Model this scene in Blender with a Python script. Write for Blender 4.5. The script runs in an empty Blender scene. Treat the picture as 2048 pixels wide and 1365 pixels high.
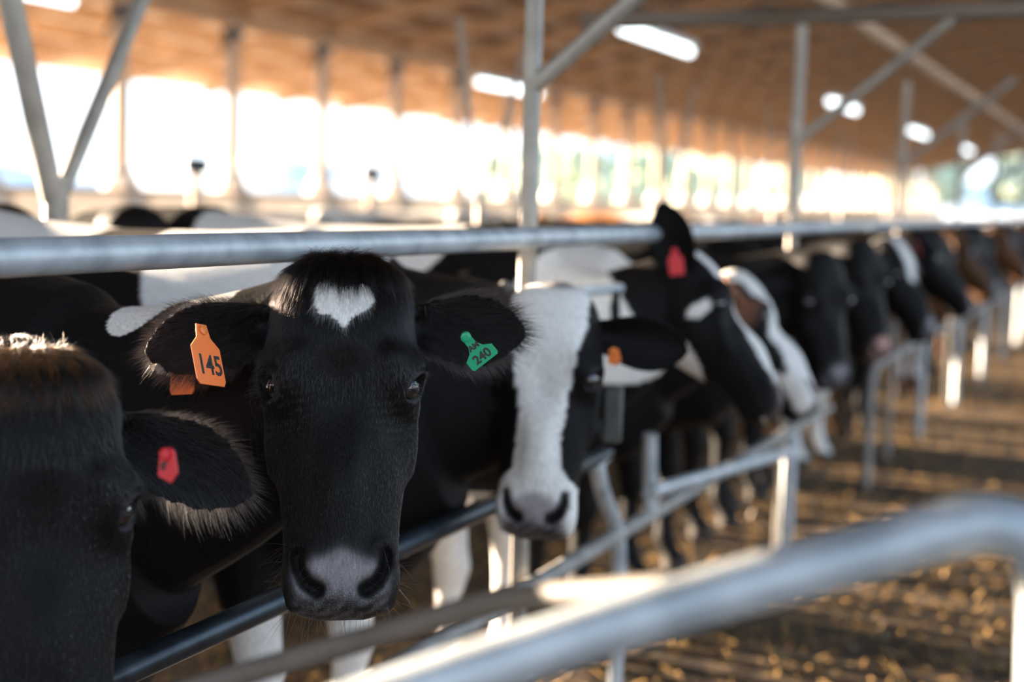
import bpy, bmesh, math, random
import numpy as np
from mathutils import Vector, Matrix

random.seed(7)
rng = np.random.default_rng(7)
scn = bpy.context.scene
COL = scn.collection

# ------------------------------------------------------------------ camera
F_PX = 2844.0
YAW, PITCH, ROLL = math.radians(23.94), math.radians(5.73), math.radians(1.5)
EYE = np.array([0.0, 0.0, 1.5])
FWD = np.array([-math.sin(YAW) * math.cos(PITCH), math.cos(YAW) * math.cos(PITCH), -math.sin(PITCH)])
R0 = np.array([math.cos(YAW), math.sin(YAW), 0.0])
U0 = np.cross(R0, FWD)
RGT = R0 * math.cos(ROLL) + U0 * math.sin(ROLL)
UPV = -R0 * math.sin(ROLL) + U0 * math.cos(ROLL)
cam_d = bpy.data.cameras.new('camera')
cam = bpy.data.objects.new('camera', cam_d)
COL.objects.link(cam)
cam.matrix_world = Matrix(((RGT[0], UPV[0], -FWD[0], EYE[0]), (RGT[1], UPV[1], -FWD[1], EYE[1]),
                           (RGT[2], UPV[2], -FWD[2], EYE[2]), (0, 0, 0, 1)))
cam_d.sensor_width = 36.0
cam_d.lens = 36.0 * F_PX / 2048
cam_d.clip_end = 5000
cam_d.dof.use_dof = True
cam_d.dof.focus_distance = 2.03
cam_d.dof.aperture_fstop = 1.85
scn.camera = cam

# ------------------------------------------------------------------ sky, sun, exposure
SUN_EL = math.radians(7.4)
SUN_AZ = math.radians(86)
SUN_DIR = np.array([-math.sin(SUN_AZ) * math.cos(SUN_EL), math.cos(SUN_AZ) * math.cos(SUN_EL), math.sin(SUN_EL)])
w = bpy.data.worlds.new('sky')
scn.world = w
w.use_nodes = True
nt = w.node_tree
nt.nodes.clear()
out = nt.nodes.new('ShaderNodeOutputWorld')
bg = nt.nodes.new('ShaderNodeBackground')
tc = nt.nodes.new('ShaderNodeTexCoord')
sep = nt.nodes.new('ShaderNodeSeparateXYZ')
rmp = nt.nodes.new('ShaderNodeValToRGB')
rmp.color_ramp.elements[0].position = 0.0
rmp.color_ramp.elements[0].color = (0.80, 0.90, 0.97, 1)
rmp.color_ramp.elements[1].position = 1.0
rmp.color_ramp.elements[1].color = (0.36, 0.55, 0.86, 1)
e = rmp.color_ramp.elements.new(0.10)
e.color = (0.88, 0.95, 1.0, 1)
e = rmp.color_ramp.elements.new(0.35)
e.color = (0.50, 0.71, 1.0, 1)
nt.links.new(tc.outputs['Generated'], sep.inputs[0])
nt.links.new(sep.outputs['Z'], rmp.inputs[0])
nt.links.new(rmp.outputs[0], bg.inputs['Color'])
bg.inputs['Strength'].default_value = 1.55
nt.links.new(bg.outputs[0], out.inputs['Surface'])

sun_d = bpy.data.lights.new('sun', 'SUN')
sun_d.energy = 36.0
sun_d.color = (1.0, 0.80, 0.60)
sun_d.angle = math.radians(0.6)
sun = bpy.data.objects.new('sun', sun_d)
COL.objects.link(sun)
sun.location = (-30, 8, 12)
sun.rotation_euler = Vector(SUN_DIR).to_track_quat('Z', 'Y').to_euler()

scn.view_settings.view_transform = 'Standard'
scn.view_settings.look = 'None'
scn.view_settings.gamma = 1.0
scn.view_settings.use_curve_mapping = False
scn.view_settings.exposure = 0.92
scn.cycles.use_denoising = True
scn.cycles.max_bounces = 8
scn.cycles.diffuse_bounces = 5
scn.cycles.transmission_bounces = 6
scn.cycles.sample_clamp_indirect = 6.0

# ------------------------------------------------------------------ helpers
def ray(px, py):
    d = RGT * ((px - 1024) / F_PX) + UPV * ((682.5 - py) / F_PX) + FWD
    return d

def at_depth(px, py, z):
    return EYE + ray(px, py) * z

def at_x(px, py, x):
    d = ray(px, py)
    return EYE + d * ((x - EYE[0]) / d[0])

def camdir(x, y, z):
    v = RGT * x + UPV * y - FWD * z
    return v / np.linalg.norm(v)

def norm(v):
    v = np.asarray(v, float)
    return v / (np.linalg.norm(v) + 1e-12)

def tag(o, label=None, cat=None, group=None, kind=None):
    if label: o['label'] = label
    if cat: o['category'] = cat
    if group: o['group'] = group
    if kind: o['kind'] = kind
    return o

def mesh_data(name, verts, faces, mat=None, smooth=True):
    me = bpy.data.meshes.new(name)
    me.from_pydata([tuple(map(float, v)) for v in verts], [], faces)
    if mat: me.materials.append(mat)
    if smooth:
        me.polygons.foreach_set('use_smooth', [True] * len(me.polygons))
    me.update()
    return me

def link(name, data, parent=None, loc=None):
    o = bpy.data.objects.new(name, data)
    COL.objects.link(o)
    if parent: o.parent = parent
    if loc is not None: o.location = tuple(float(c) for c in loc)
    return o

class MB:
    """collects shapes in world space; build() links them as one mesh relative to a base point"""
    def __init__(self):
        self.v, self.f = [], []
    def add(self, verts, faces):
        n = len(self.v)
        self.v += [np.asarray(p, float) for p in verts]
        self.f += [tuple(i + n for i in f) for f in faces]
        return self
    def box(self, c, size, ax=None):
        c = np.asarray(c, float)
        ax = np.eye(3) if ax is None else np.asarray(ax, float)
        hs = np.asarray(size, float) / 2
        b = min(0.006, hs.min() * 0.3)
        bm = bmesh.new()
        bmesh.ops.create_cube(bm, size=2.0)
        for v in bm.verts:
            v.co = Vector((v.co.x * hs[0], v.co.y * hs[1], v.co.z * hs[2]))
        bmesh.ops.bevel(bm, geom=list(bm.edges), offset=b, segments=1, affect='EDGES')
        bm.verts.index_update()
        vs = [c + ax[0] * v.co.x + ax[1] * v.co.y + ax[2] * v.co.z for v in bm.verts]
        fs = [[v.index for v in f.verts] for f in bm.faces]
        bm.free()
        return self.add(vs, fs)
    def tube(self, pts, r, seg=16, caps=True):
        pts = [np.asarray(p, float) for p in pts]
        n = len(pts)
        rs = r if hasattr(r, '__len__') else [r] * n
        tang = []
        for i in range(n):
            a = pts[max(i - 1, 0)]; b = pts[min(i + 1, n - 1)]
            tang.append(norm(b - a))
        ref = np.array([0, 0, 1.0]) if abs(tang[0][2]) < 0.9 else np.array([0, 1.0, 0])
        u = norm(np.cross(ref, tang[0]))
        vs, fs = [], []
        for i in range(n):
            u = norm(u - tang[i] * np.dot(u, tang[i]))
            vv = np.cross(tang[i], u)
            for k in range(seg):
                a = 2 * math.pi * k / seg
                vs.append(pts[i] + (u * math.cos(a) + vv * math.sin(a)) * rs[i])
        for i in range(n - 1):
            for k in range(seg):
                k2 = (k + 1) % seg
                fs.append((i * seg + k, i * seg + k2, (i + 1) * seg + k2, (i + 1) * seg + k))
        if caps:
            fs.append(tuple(reversed(range(seg))))
            fs.append(tuple((n - 1) * seg + k for k in range(seg)))
        return self.add(vs, fs)
    def build(self, name, mat, parent=None, base=(0, 0, 0), loc=None, smooth=True):
        b = np.asarray(base, float)
        me = mesh_data(name, [p - b for p in self.v], self.f, mat, smooth)
        o = link(name, me, parent, loc if loc is not None else (b if parent is None else None))
        if smooth:
            try:
                me.set_sharp_from_angle(angle=math.radians(40))
            except Exception:
                pass
        return o

def fillet(pts, rad, n=6):
    """polyline with rounded inner corners"""
    pts = [np.asarray(p, float) for p in pts]
    res = [pts[0]]
    for i in range(1, len(pts) - 1):
        a, b, c = pts[i - 1], pts[i], pts[i + 1]
        da, dc = norm(a - b), norm(c - b)
        r = min(rad, np.linalg.norm(a - b) * 0.45, np.linalg.norm(c - b) * 0.45)
        p, q = b + da * r, b + dc * r
        for k in range(n + 1):
            t = k / n
            res.append(p * (1 - t) ** 2 + b * 2 * t * (1 - t) + q * t * t)
    res.append(pts[-1])
    return res

def empty(name, loc):
    o = bpy.data.objects.new(name, None)
    COL.objects.link(o)
    o.location = tuple(float(c) for c in loc)
    return o

# ------------------------------------------------------------------ materials
def new_mat(name):
    m = bpy.data.materials.new(name)
    m.use_nodes = True
    nt = m.node_tree
    return m, nt, nt.nodes['Principled BSDF']

def noise_mat(name, c1, c2, scale=8.0, rough=0.6, metal=0.0, bump=0.0, detail=6.0, rough2=None, c3=None, dist=0.02, stretch=None):
    m, nt, b = new_mat(name)
    tc = nt.nodes.new('ShaderNodeTexCoord')
    no = nt.nodes.new('ShaderNodeTexNoise')
    no.inputs['Scale'].default_value = scale
    no.inputs['Detail'].default_value = detail
    if stretch:
        mp = nt.nodes.new('ShaderNodeMapping')
        mp.inputs['Scale'].default_value = stretch
        nt.links.new(tc.outputs['Object'], mp.inputs[0])
        nt.links.new(mp.outputs[0], no.inputs['Vector'])
    else:
        nt.links.new(tc.outputs['Object'], no.inputs['Vector'])
    r = nt.nodes.new('ShaderNodeValToRGB')
    r.color_ramp.elements[0].position = 0.35
    r.color_ramp.elements[0].color = (*c1, 1)
    r.color_ramp.elements[1].position = 0.68
    r.color_ramp.elements[1].color = (*c2, 1)
    if c3:
        e = r.color_ramp.elements.new(0.5); e.color = (*c3, 1)
    nt.links.new(no.outputs['Fac'], r.inputs[0])
    nt.links.new(r.outputs[0], b.inputs['Base Color'])
    b.inputs['Metallic'].default_value = metal
    b.inputs['Roughness'].default_value = rough
    if rough2 is not None:
        mr = nt.nodes.new('ShaderNodeMapRange')
        mr.inputs['To Min'].default_value = rough
        mr.inputs['To Max'].default_value = rough2
        nt.links.new(no.outputs['Fac'], mr.inputs[0])
        nt.links.new(mr.outputs[0], b.inputs['Roughness'])
    if bump:
        bp = nt.nodes.new('ShaderNodeBump')
        bp.inputs['Strength'].default_value = bump
        bp.inputs['Distance'].default_value = dist
        nt.links.new(no.outputs['Fac'], bp.inputs['Height'])
        nt.links.new(bp.outputs[0], b.inputs['Normal'])
    return m

M = {}
M['post_steel'] = noise_mat('dull_galvanised_post', (0.25, 0.225, 0.19), (0.36, 0.33, 0.285), 10, 0.5, 0.3, 0.1, 6, dist=0.003)
M['rail_steel'] = noise_mat('weathered_rail', (0.18, 0.168, 0.15), (0.29, 0.27, 0.245), 14, 0.6, 0.1, 0.2, 8, dist=0.003)
M['sun_dimmed_rail'] = noise_mat('sun_dimmed_rail', (0.09, 0.075, 0.06), (0.15, 0.125, 0.105), 14, 0.7, 0.0, 0.2, 8, dist=0.003)  # rail steel darkened to hold back the direct sun on it
M['galv'] = noise_mat('galvanised_steel', (0.30, 0.335, 0.355), (0.50, 0.535, 0.55), 14, 0.42, 0.40, 0.25, 10, 0.55, dist=0.004, c3=(0.41, 0.445, 0.465))
M['dark_steel'] = noise_mat('worn_dark_steel', (0.016, 0.026, 0.034), (0.045, 0.062, 0.078), 18, 0.28, 0.75, 0.15, 8, 0.45, dist=0.003)
M['grey_steel'] = noise_mat('painted_grey_steel', (0.30, 0.31, 0.30), (0.46, 0.46, 0.44), 9, 0.5, 0.2, 0.1, 6, dist=0.003)
M['wood'] = noise_mat('timber', (0.30, 0.17, 0.085), (0.52, 0.33, 0.19), 3, 0.75, 0, 0.3, 8, stretch=(6, 0.4, 6))
M['wood_dark'] = noise_mat('smoked_timber', (0.10, 0.08, 0.06), (0.19, 0.155, 0.12), 3, 0.75, 0, 0.3, 8, stretch=(0.4, 6, 6))
M['wood_pale'] = noise_mat('weathered_timber', (0.50, 0.40, 0.31), (0.68, 0.57, 0.46), 4, 0.8, 0, 0.3, 8, stretch=(6, 6, 0.4))
M['sheathing'] = noise_mat('roof_sheathing', (0.46, 0.375, 0.31), (0.68, 0.59, 0.52), 2.2, 0.8, 0, 0.2, 7, stretch=(0.5, 5, 1))
M['concrete'] = noise_mat('pale_concrete', (0.55, 0.53, 0.49), (0.72, 0.70, 0.66), 5, 0.85, 0, 0.3)
M['bounce_bed'] = noise_mat('bounce_bed_sand', (0.30, 0.26, 0.20), (0.42, 0.37, 0.30), 3, 0.95, 0, 0.3)
M['pier'] = noise_mat('white_painted_pier', (0.74, 0.72, 0.68), (0.84, 0.82, 0.79), 4, 0.8, 0, 0.2)
M['floor'] = noise_mat('damp_barn_floor', (0.020, 0.013, 0.008), (0.075, 0.045, 0.020), 5, 0.5, 0, 0.9, 10, 0.7, c3=(0.038, 0.024, 0.012), dist=0.03)
M['earth'] = noise_mat('dry_earth', (0.74, 0.67, 0.57), (0.86, 0.80, 0.71), 0.3, 0.95, 0, 0)
M['dull_ground'] = noise_mat('low_bounce_ground', (0.10, 0.085, 0.06), (0.18, 0.15, 0.11), 0.4, 0.9)  # ground tone made dark to cut light bounced onto the ceiling
M['hill'] = noise_mat('hazed_hillside', (0.46, 0.50, 0.48), (0.56, 0.60, 0.57), 0.02, 1.0)  # distance haze lightened into the hill colour
M['leaf'] = noise_mat('haze_paled_leaves', (0.28, 0.33, 0.22), (0.42, 0.47, 0.34), 2.0, 0.7)  # leaf greens paled to stand for haze over the distance
M['bark'] = noise_mat('bark', (0.12, 0.08, 0.05), (0.2, 0.15, 0.1), 5, 0.9)
M['strap'] = noise_mat('collar_strap', (0.05, 0.05, 0.05), (0.09, 0.09, 0.085), 30, 0.6)
M['box'] = noise_mat('collar_plastic', (0.04, 0.042, 0.036), (0.065, 0.068, 0.058), 20, 0.6)

def plain(name, col, rough=0.5, metal=0, emit=None, estr=0.0, trans=0.0):
    m, nt, b = new_mat(name)
    b.inputs['Base Color'].default_value = (*col, 1)
    b.inputs['Roughness'].default_value = rough
    b.inputs['Metallic'].default_value = metal
    if emit:
        b.inputs['Emission Color'].default_value = (*emit, 1)
        b.inputs['Emission Strength'].default_value = estr
    if trans:
        tr = nt.nodes.new('ShaderNodeBsdfTranslucent')
        tr.inputs['Color'].default_value = (*col, 1)
        mx = nt.nodes.new('ShaderNodeMixShader')
        mx.inputs[0].default_value = trans
        nt.links.new(b.outputs[0], mx.inputs[1])
        nt.links.new(tr.outputs[0], mx.inputs[2])
        nt.links.new(mx.outputs[0], nt.nodes['Material Output'].inputs['Surface'])
    return m

M['tube'] = plain('lamp_diffuser', (0.9, 0.95, 1.0), 0.4, 0, (0.86, 0.96, 1.0), 2.4)
M['lamp_body'] = plain('lamp_body', (0.6, 0.6, 0.58), 0.5)
M['curtain'] = plain('woven_curtain', (0.62, 0.54, 0.45), 0.8, trans=0.05)
M['skylight'] = plain('skylight_sheet', (0.75, 0.75, 0.8), 0.6, trans=0.7)
M['tag_orange'] = plain('orange_tag_plastic', (0.78, 0.20, 0.035), 0.42, trans=0.07)
M['tag_green'] = plain('green_tag_plastic', (0.015, 0.36, 0.16), 0.35, trans=0.2)
M['tag_red'] = plain('red_tag_plastic', (0.62, 0.02, 0.03), 0.4, trans=0.1)
M['tag_teal'] = plain('teal_tag_plastic', (0.01, 0.30, 0.36), 0.4, trans=0.2)
M['tag_yellow'] = plain('yellow_tag_plastic', (0.75, 0.55, 0.05), 0.4, trans=0.25)
M['feed'] = plain('feed_straw', (0.36, 0.215, 0.07), 0.45, trans=0.35)
M['ink'] = plain('marker_ink', (0.02, 0.017, 0.015), 0.6)

# eye
m, nt, b = new_mat('cow_eye')
b.inputs['Base Color'].default_value = (0.012, 0.008, 0.007, 1)
b.inputs['Roughness'].default_value = 0.04
b.inputs['Coat Weight'].default_value = 1.0
b.inputs['Coat Roughness'].default_value = 0.02
M['eye'] = m

# coat: colour is stored per vertex (alpha = wetness of bare skin)
m, nt, b = new_mat('cow_coat')
at = nt.nodes.new('ShaderNodeAttribute'); at.attribute_name = 'coat'
no = nt.nodes.new('ShaderNodeTexNoise'); no.inputs['Scale'].default_value = 160; no.inputs['Detail'].default_value = 5
tcn = nt.nodes.new('ShaderNodeTexCoord')
mpn = nt.nodes.new('ShaderNodeMapping'); mpn.inputs['Scale'].default_value = (1.6, 1.6, 0.35)
nt.links.new(tcn.outputs['Object'], mpn.inputs[0]); nt.links.new(mpn.outputs[0], no.inputs['Vector'])
no2 = nt.nodes.new('ShaderNodeTexNoise'); no2.inputs['Scale'].default_value = 420; no2.inputs['Detail'].default_value = 3
nt.links.new(tcn.outputs['Object'], no2.inputs['Vector'])
mul = nt.nodes.new('ShaderNodeMixRGB'); mul.blend_type = 'MULTIPLY'; mul.inputs[0].default_value = 0.55
rr = nt.nodes.new('ShaderNodeValToRGB')
rr.color_ramp.elements[0].position = 0.3; rr.color_ramp.elements[0].color = (0.45, 0.45, 0.45, 1)
rr.color_ramp.elements[1].position = 0.7; rr.color_ramp.elements[1].color = (1.15, 1.15, 1.15, 1)
nt.links.new(no.outputs['Fac'], rr.inputs[0])
nt.links.new(at.outputs['Color'], mul.inputs[1]); nt.links.new(rr.outputs[0], mul.inputs[2])
vor = nt.nodes.new('ShaderNodeTexVoronoi'); vor.feature = 'DISTANCE_TO_EDGE'; vor.inputs['Scale'].default_value = 260
nt.links.new(tcn.outputs['Object'], vor.inputs['Vector'])
vr = nt.nodes.new('ShaderNodeValToRGB')
vr.color_ramp.elements[0].position = 0.02; vr.color_ramp.elements[0].color = (0.35, 0.33, 0.33, 1)
vr.color_ramp.elements[1].position = 0.30; vr.color_ramp.elements[1].color = (1.15, 1.13, 1.12, 1)
nt.links.new(vor.outputs['Distance'], vr.inputs[0])
pm_ = nt.nodes.new('ShaderNodeMixRGB'); pm_.blend_type = 'MULTIPLY'
nt.links.new(at.outputs['Alpha'], pm_.inputs[0]); nt.links.new(mul.outputs[0], pm_.inputs[1]); nt.links.new(vr.outputs[0], pm_.inputs[2])
nt.links.new(pm_.outputs[0], b.inputs['Base Color'])
mr = nt.nodes.new('ShaderNodeMapRange'); mr.inputs['To Min'].default_value = 0.62; mr.inputs['To Max'].default_value = 0.33
nt.links.new(at.outputs['Alpha'], mr.inputs[0]); nt.links.new(mr.outputs[0], b.inputs['Roughness'])
hm = nt.nodes.new('ShaderNodeMixRGB')
nt.links.new(at.outputs['Alpha'], hm.inputs[0]); nt.links.new(no.outputs['Fac'], hm.inputs[1]); nt.links.new(no2.outputs['Fac'], hm.inputs[2])
bp = nt.nodes.new('ShaderNodeBump'); bp.inputs['Strength'].default_value = 0.5; bp.inputs['Distance'].default_value = 0.006
nt.links.new(hm.outputs[0], bp.inputs['Height']); nt.links.new(bp.outputs[0], b.inputs['Normal'])
b.inputs['Specular IOR Level'].default_value = 0.13
b.inputs['Sheen Weight'].default_value = 0.025
b.inputs['Sheen Roughness'].default_value = 0.35
b.inputs['Sheen Tint'].default_value = (1.0, 0.85, 0.7, 1)
M['coat'] = m

m, nt, b = new_mat('cow_hair')
at = nt.nodes.new('ShaderNodeAttribute'); at.attribute_name = 'coat'
hp = nt.nodes.new('ShaderNodeBsdfHairPrincipled')
hp.parametrization = 'COLOR'
nt.links.new(at.outputs['Color'], hp.inputs['Color'])
hp.inputs['Roughness'].default_value = 0.24
hp.inputs['IOR'].default_value = 1.44
hp.inputs['Radial Roughness'].default_value = 0.42
nt.nodes.remove(b)
nt.links.new(hp.outputs[0], nt.nodes['Material Output'].inputs['Surface'])
M['hair'] = m

# ------------------------------------------------------------------ barn shell
EAVE_X, EAVE_Z, SLOPE = -18.0, 3.78, 0.18
ROW_X, WALL_X = -13.75, -13.55
Y0, Y1, BAY = -7.9, 102.1, 2.75
def roof_z(x): return EAVE_Z + (x - EAVE_X) * SLOPE

def struct(o):
    o['kind'] = 'structure'
    return o

fl = MB().box((-1.8, 47, -0.05), (23.5, 112, 0.1))
struct(fl.build('floor', M['floor']))
gr = MB().box((-300, 60, -0.16), (1400, 1600, 0.1))
struct(gr.build('ground', M['dull_ground']))
struct(MB().box((-520, 60, -0.10), (1003.6, 1500, 0.06)).build('field', M['earth']))

roof = empty('ceiling', (0, 0, 0)); struct(roof)
ax_slope = np.array([norm((1, 0, SLOPE)), (0, 1, 0), norm((-SLOPE, 0, 1))])
xa, xb = EAVE_X - 0.4, 7.0
xm = (xa + xb) / 2
plen = (xb - xa) * math.sqrt(1 + SLOPE ** 2)
pm = MB().box((0, 0, 0), (plen, BAY - 0.02, 0.03), ax_slope)
pan = mesh_data('roof_panel', pm.v, pm.f, M['sheathing'], False)
rm = MB().box((0, 0, 0), (plen, 0.10, 0.24), ax_slope)
raf = mesh_data('rafter', rm.v, rm.f, M['wood'], False)
nb = int(round((Y1 - Y0) / BAY))
YF = 3.11
ys = [YF + BAY * k for k in range(-4, 37)]
for k, y in enumerate(ys):
    o = link('roof_panel', pan, roof, (xm, y + BAY / 2, roof_z(xm) + 0.29))
    o = link('rafter', raf, roof, (xm, y, roof_z(xm) - 0.10))
for i in range(26):
    x = EAVE_X + 0.1 + i * 0.97
    MB().box((x, (ys[0] + ys[-1]) / 2 + 1.3, roof_z(x) + 0.145), (0.07, ys[-1] - ys[0] + 3, 0.26)).build('purlin', M['wood'], roof)
# girder on the post row and fascia at the eave
struct(MB().box((ROW_X, 47, roof_z(ROW_X) - 0.24), (0.16, 112, 0.22)).build('beam', M['wood']))
struct(MB().box((EAVE_X - 0.42, 47, EAVE_Z - 0.02), (0.05, 112, 0.26)).build('trim_1', M['wood_pale']))

# far post row: timber post on a flared white pier
pmesh = mesh_data('pillar', *(lambda b: (b.v, b.f))(MB().tube([(0, 0, 1.80), (0, 0, 4.26)], 0.12, 16)), M['wood_pale'])
def pier_mesh():
    mb = MB()
    prof = [(0.0, 0.30), (1.35, 0.30), (1.52, 0.29), (1.66, 0.22), (1.82, 0.14), (1.83, 0.02)]
    seg = 14
    vs = [(r * math.cos(2 * math.pi * k / seg), r * math.sin(2 * math.pi * k / seg), z) for z, r in prof for k in range(seg)]
    fs = [(i * seg + k, i * seg + (k + 1) % seg, (i + 1) * seg + (k + 1) % seg, (i + 1) * seg + k) for i in range(len(prof) - 1) for k in range(seg)]
    fs.append(tuple((len(prof) - 1) * seg + k for k in range(seg)))
    return mesh_data('pier', vs, fs, M['pier'])
pier = pier_mesh()
bracket = MB().box((0, 0, 0), (0.24, 0.24, 0.16)).tube([(0.0, -0.35, -0.35), (0, -0.02, 0.0)], 0.03, 8)
brk = mesh_data('bracket', bracket.v, bracket.f, M['dark_steel'], False)
for k, y in enumerate(ys):
    p = struct(link('pillar', pmesh, None, (ROW_X, y - 0.1, 0)))
    link('pier', pier, p)
    link('bracket', brk, p, (0, 0, roof_z(ROW_X) - 0.5))
# side curtain between low kerb and its top pipe
struct(MB().box((WALL_X + 0.05, 47, 0.13), (0.2, 112, 0.26)).build('wall_left', M['concrete']))
cv, cf = [], []
nY, nZ = 420, 7
for j in range(nZ):
    for i in range(nY + 1):
        y = -8 + 110.0 * i / nY
        t = j / (nZ - 1)
        cv.append((0.05 * math.sin(y * 2.3) * (0.3 + 0.7 * math.sin(math.pi * t)) + 0.02 * math.sin(y * 7.1), y, 0.26 + t * 1.17))
for j in range(nZ - 1):
    for i in range(nY):
        a = j * (nY + 1) + i
        cf.append((a, a + 1, a + nY + 2, a + nY + 1))
curt = empty('side_curtain', (WALL_X + 0.08, 0, 0))
tag(curt, 'long pale woven curtain hung along the open side wall behind the cows', 'curtain')
link('cloth', mesh_data('cloth', cv, cf, M['curtain']), curt)
MB().tube([(WALL_X + 0.08, -8, 1.46), (WALL_X + 0.08, 102, 1.46)], 0.04, 10).build('top_pipe', M['wood'], curt, (WALL_X + 0.08, 0, 0))

# layer over the stall floor, added to tune light bounced at the ceiling
struct(MB().box((-9.3, 47, 0.04), (8.0, 112, 0.10)).build('bounce_bed', M['bounce_bed']))

# hills and trees outside
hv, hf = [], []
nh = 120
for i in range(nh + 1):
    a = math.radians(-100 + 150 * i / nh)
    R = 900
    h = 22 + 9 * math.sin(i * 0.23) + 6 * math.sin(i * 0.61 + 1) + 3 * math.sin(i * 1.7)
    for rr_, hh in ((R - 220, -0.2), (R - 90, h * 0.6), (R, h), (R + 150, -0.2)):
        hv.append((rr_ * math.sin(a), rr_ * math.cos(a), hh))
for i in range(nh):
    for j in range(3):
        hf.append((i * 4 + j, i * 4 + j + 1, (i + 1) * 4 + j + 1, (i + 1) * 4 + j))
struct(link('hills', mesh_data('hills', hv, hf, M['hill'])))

def tree(x, y, h, rad, label):
    base = np.array([x, y, -0.11])
    o = empty('tree', base)
    tag(o, label, 'tree', 'trees beyond the barn')
    MB().tube([base, base + (0.1, 0, h * 0.35), base + (0, 0.1, h * 0.6)], [0.22, 0.16, 0.1], 8).build('trunk', M['bark'], o, base)
    bm = bmesh.new()
    for q in range(16):
        a, d = rng.uniform(0, 6.28), rng.uniform(0, 0.65) * rad
        c = Vector((d * math.cos(a), d * math.sin(a), h * rng.uniform(0.35, 0.85)))
        r = rad * rng.uniform(0.35, 0.55)
        ret = bmesh.ops.create_icosphere(bm, subdivisions=2, radius=r)
        for v in ret['verts']:
            v.co = v.co * (1 + 0.22 * math.sin(v.co.x * 9 / r) * math.sin(v.co.y * 8 / r + 1)) + c
    me = bpy.data.meshes.new('crown'); bm.to_mesh(me); bm.free(); me.materials.append(M['leaf'])
    link('crown', me, o)
for k in range(13):
    tree(-36 + k * 6.4 + rng.uniform(-.6, .6), 128 + (k % 3) * 5, rng.uniform(6, 9), rng.uniform(2.4, 3.4), 'green bushy tree beyond the far barn end, ' + ["at the left end of the line", 'second of the line from the left', 'third of the line from the left', 'fourth of the line from the left', 'fifth of the line from the left', 'sixth of the line from the left', 'in the middle of the line', 'sixth of the line from the right', 'fifth of the line from the right', 'fourth of the line from the right', 'third of the line from the right', 'second of the line from the right', 'at the right end of the line'][k])

for k, (px, D_) in enumerate([(1010, 150), (1065, 140), (1120, 155), (1175, 145), (1230, 160), (1285, 150), (1340, 165), (1395, 155)]):
    d_ = ray(px, 400); q_ = EYE + d_ / np.linalg.norm(d_[:2]) * D_
    tree(q_[0], q_[1], rng.uniform(6.5, 8), rng.uniform(2.8, 3.6), 'pale green tree outside the open side wall, ' + ['first', 'second', 'third', 'fourth', 'fifth', 'sixth', 'seventh', 'eighth'][k] + ' from the left')

# ------------------------------------------------------------------ lamps
LAMP_Z = 3.4
def lamp(x, y, label):
    o = empty('tube_lamp', (x, y, LAMP_Z))
    tag(o, label, 'lamp', 'hanging tube lamps')
    MB().box((0, 0, 0.05), (0.16, 2.7, 0.07)).build('housing', M['lamp_body'], o, loc=(0, 0, 0))
    for s in (-0.67, 0.67):
        MB().tube([(0, s - 0.6, -0.03), (0, s - 0.58, -0.035), (0, s + 0.58, -0.035), (0, s + 0.6, -0.03)], [0.03, 0.05, 0.05, 0.03], 10).build('diffuser', M['tube'], o, loc=(0, 0, 0))
        MB().tube([(0, s, 0.08), (0, s, roof_z(x) - LAMP_Z - 0.1)], 0.006, 6).build('hanger', M['dark_steel'], o, loc=(0, 0, 0))
for k, (y, lb) in enumerate([(16.0, 'largest hanging tube lamp above the white-faced cow, crossed by a steel brace'),
                             (27.0, 'hanging tube lamp just right of the second steel post'),
                             (36.5, 'middle one of the small tube lamps at the right, under the dark roof'),
                             (46.5, 'smallest clear tube lamp at the right, above the green trees')]):
    lamp(-5.35, y, lb)
for k, (y, lb) in enumerate([(10.3, 'tube lamp cut by the top left corner of the photo'), (22.4, 'tube lamp left of the near steel post, above the green tagged ear')]):
    lamp(-10.1, y, lb)

# ------------------------------------------------------------------ steel frames along the feed line
FX = -1.3
BEAM_Z = 2.27
PX_ = FX - 0.046
def frame(y, label, k):
    o = empty('steel_frame', (FX, y, 0))
    tag(o, label, 'steel frame', 'steel frames along the feed line')
    b = (FX, y, 0)
    MB().box((PX_, y, BEAM_Z / 2 - 0.015), (0.036, 0.036, BEAM_Z - 0.03)).build('post', M['post_steel'], o, b)
    if k < 2: MB().tube([(-2.3, y, BEAM_Z), (3.0, y, BEAM_Z)], 0.035, 12).build('cross_beam', M['wood_dark'], o, b)
    MB().tube([(PX_, y, 1.76), (PX_ + 0.60, y, BEAM_Z - 0.02)], 0.021, 12).build('knee_brace', M['post_steel'], o, b)
    MB().tube([(-2.78, y, 0.0), (-2.78, y, 1.53)], 0.036 if k == 0 else 0.02, 12).build('rear_post', M['post_steel'], o, b)
    MB().tube([(-2.78, y - 0.01, 1.46), (-2.78, y - 0.25, BEAM_Z)], 0.033 if k == 0 else 0.013, 12).build('brace', M['post_steel'], o, b)
    MB().tube([(-2.78, y + 0.01, 1.46), (-2.78, y + 0.50, BEAM_Z)], 0.024 if k == 0 else 0.010, 12).build('brace', M['post_steel'], o, b)
for k in range(6):
    frame(YF + BAY * k, ['nearest pipe frame, its post rising behind the white-faced cow', 'second pipe frame, its post just left of two small lamps',
                         'third pipe frame of the feed line', 'fourth pipe frame of the feed line', 'fifth pipe frame, almost at the right edge of the photo', 'sixth pipe frame, last of the feed line'][k], k)
pl = MB().tube([(FX, 2.0, BEAM_Z + 0.082), (FX, 30, BEAM_Z + 0.082)], 0.045, 12).build('pipe', M['wood'])
tag(pl, 'long straight pipe lying on the frames above the feed line', 'pipe')

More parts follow.
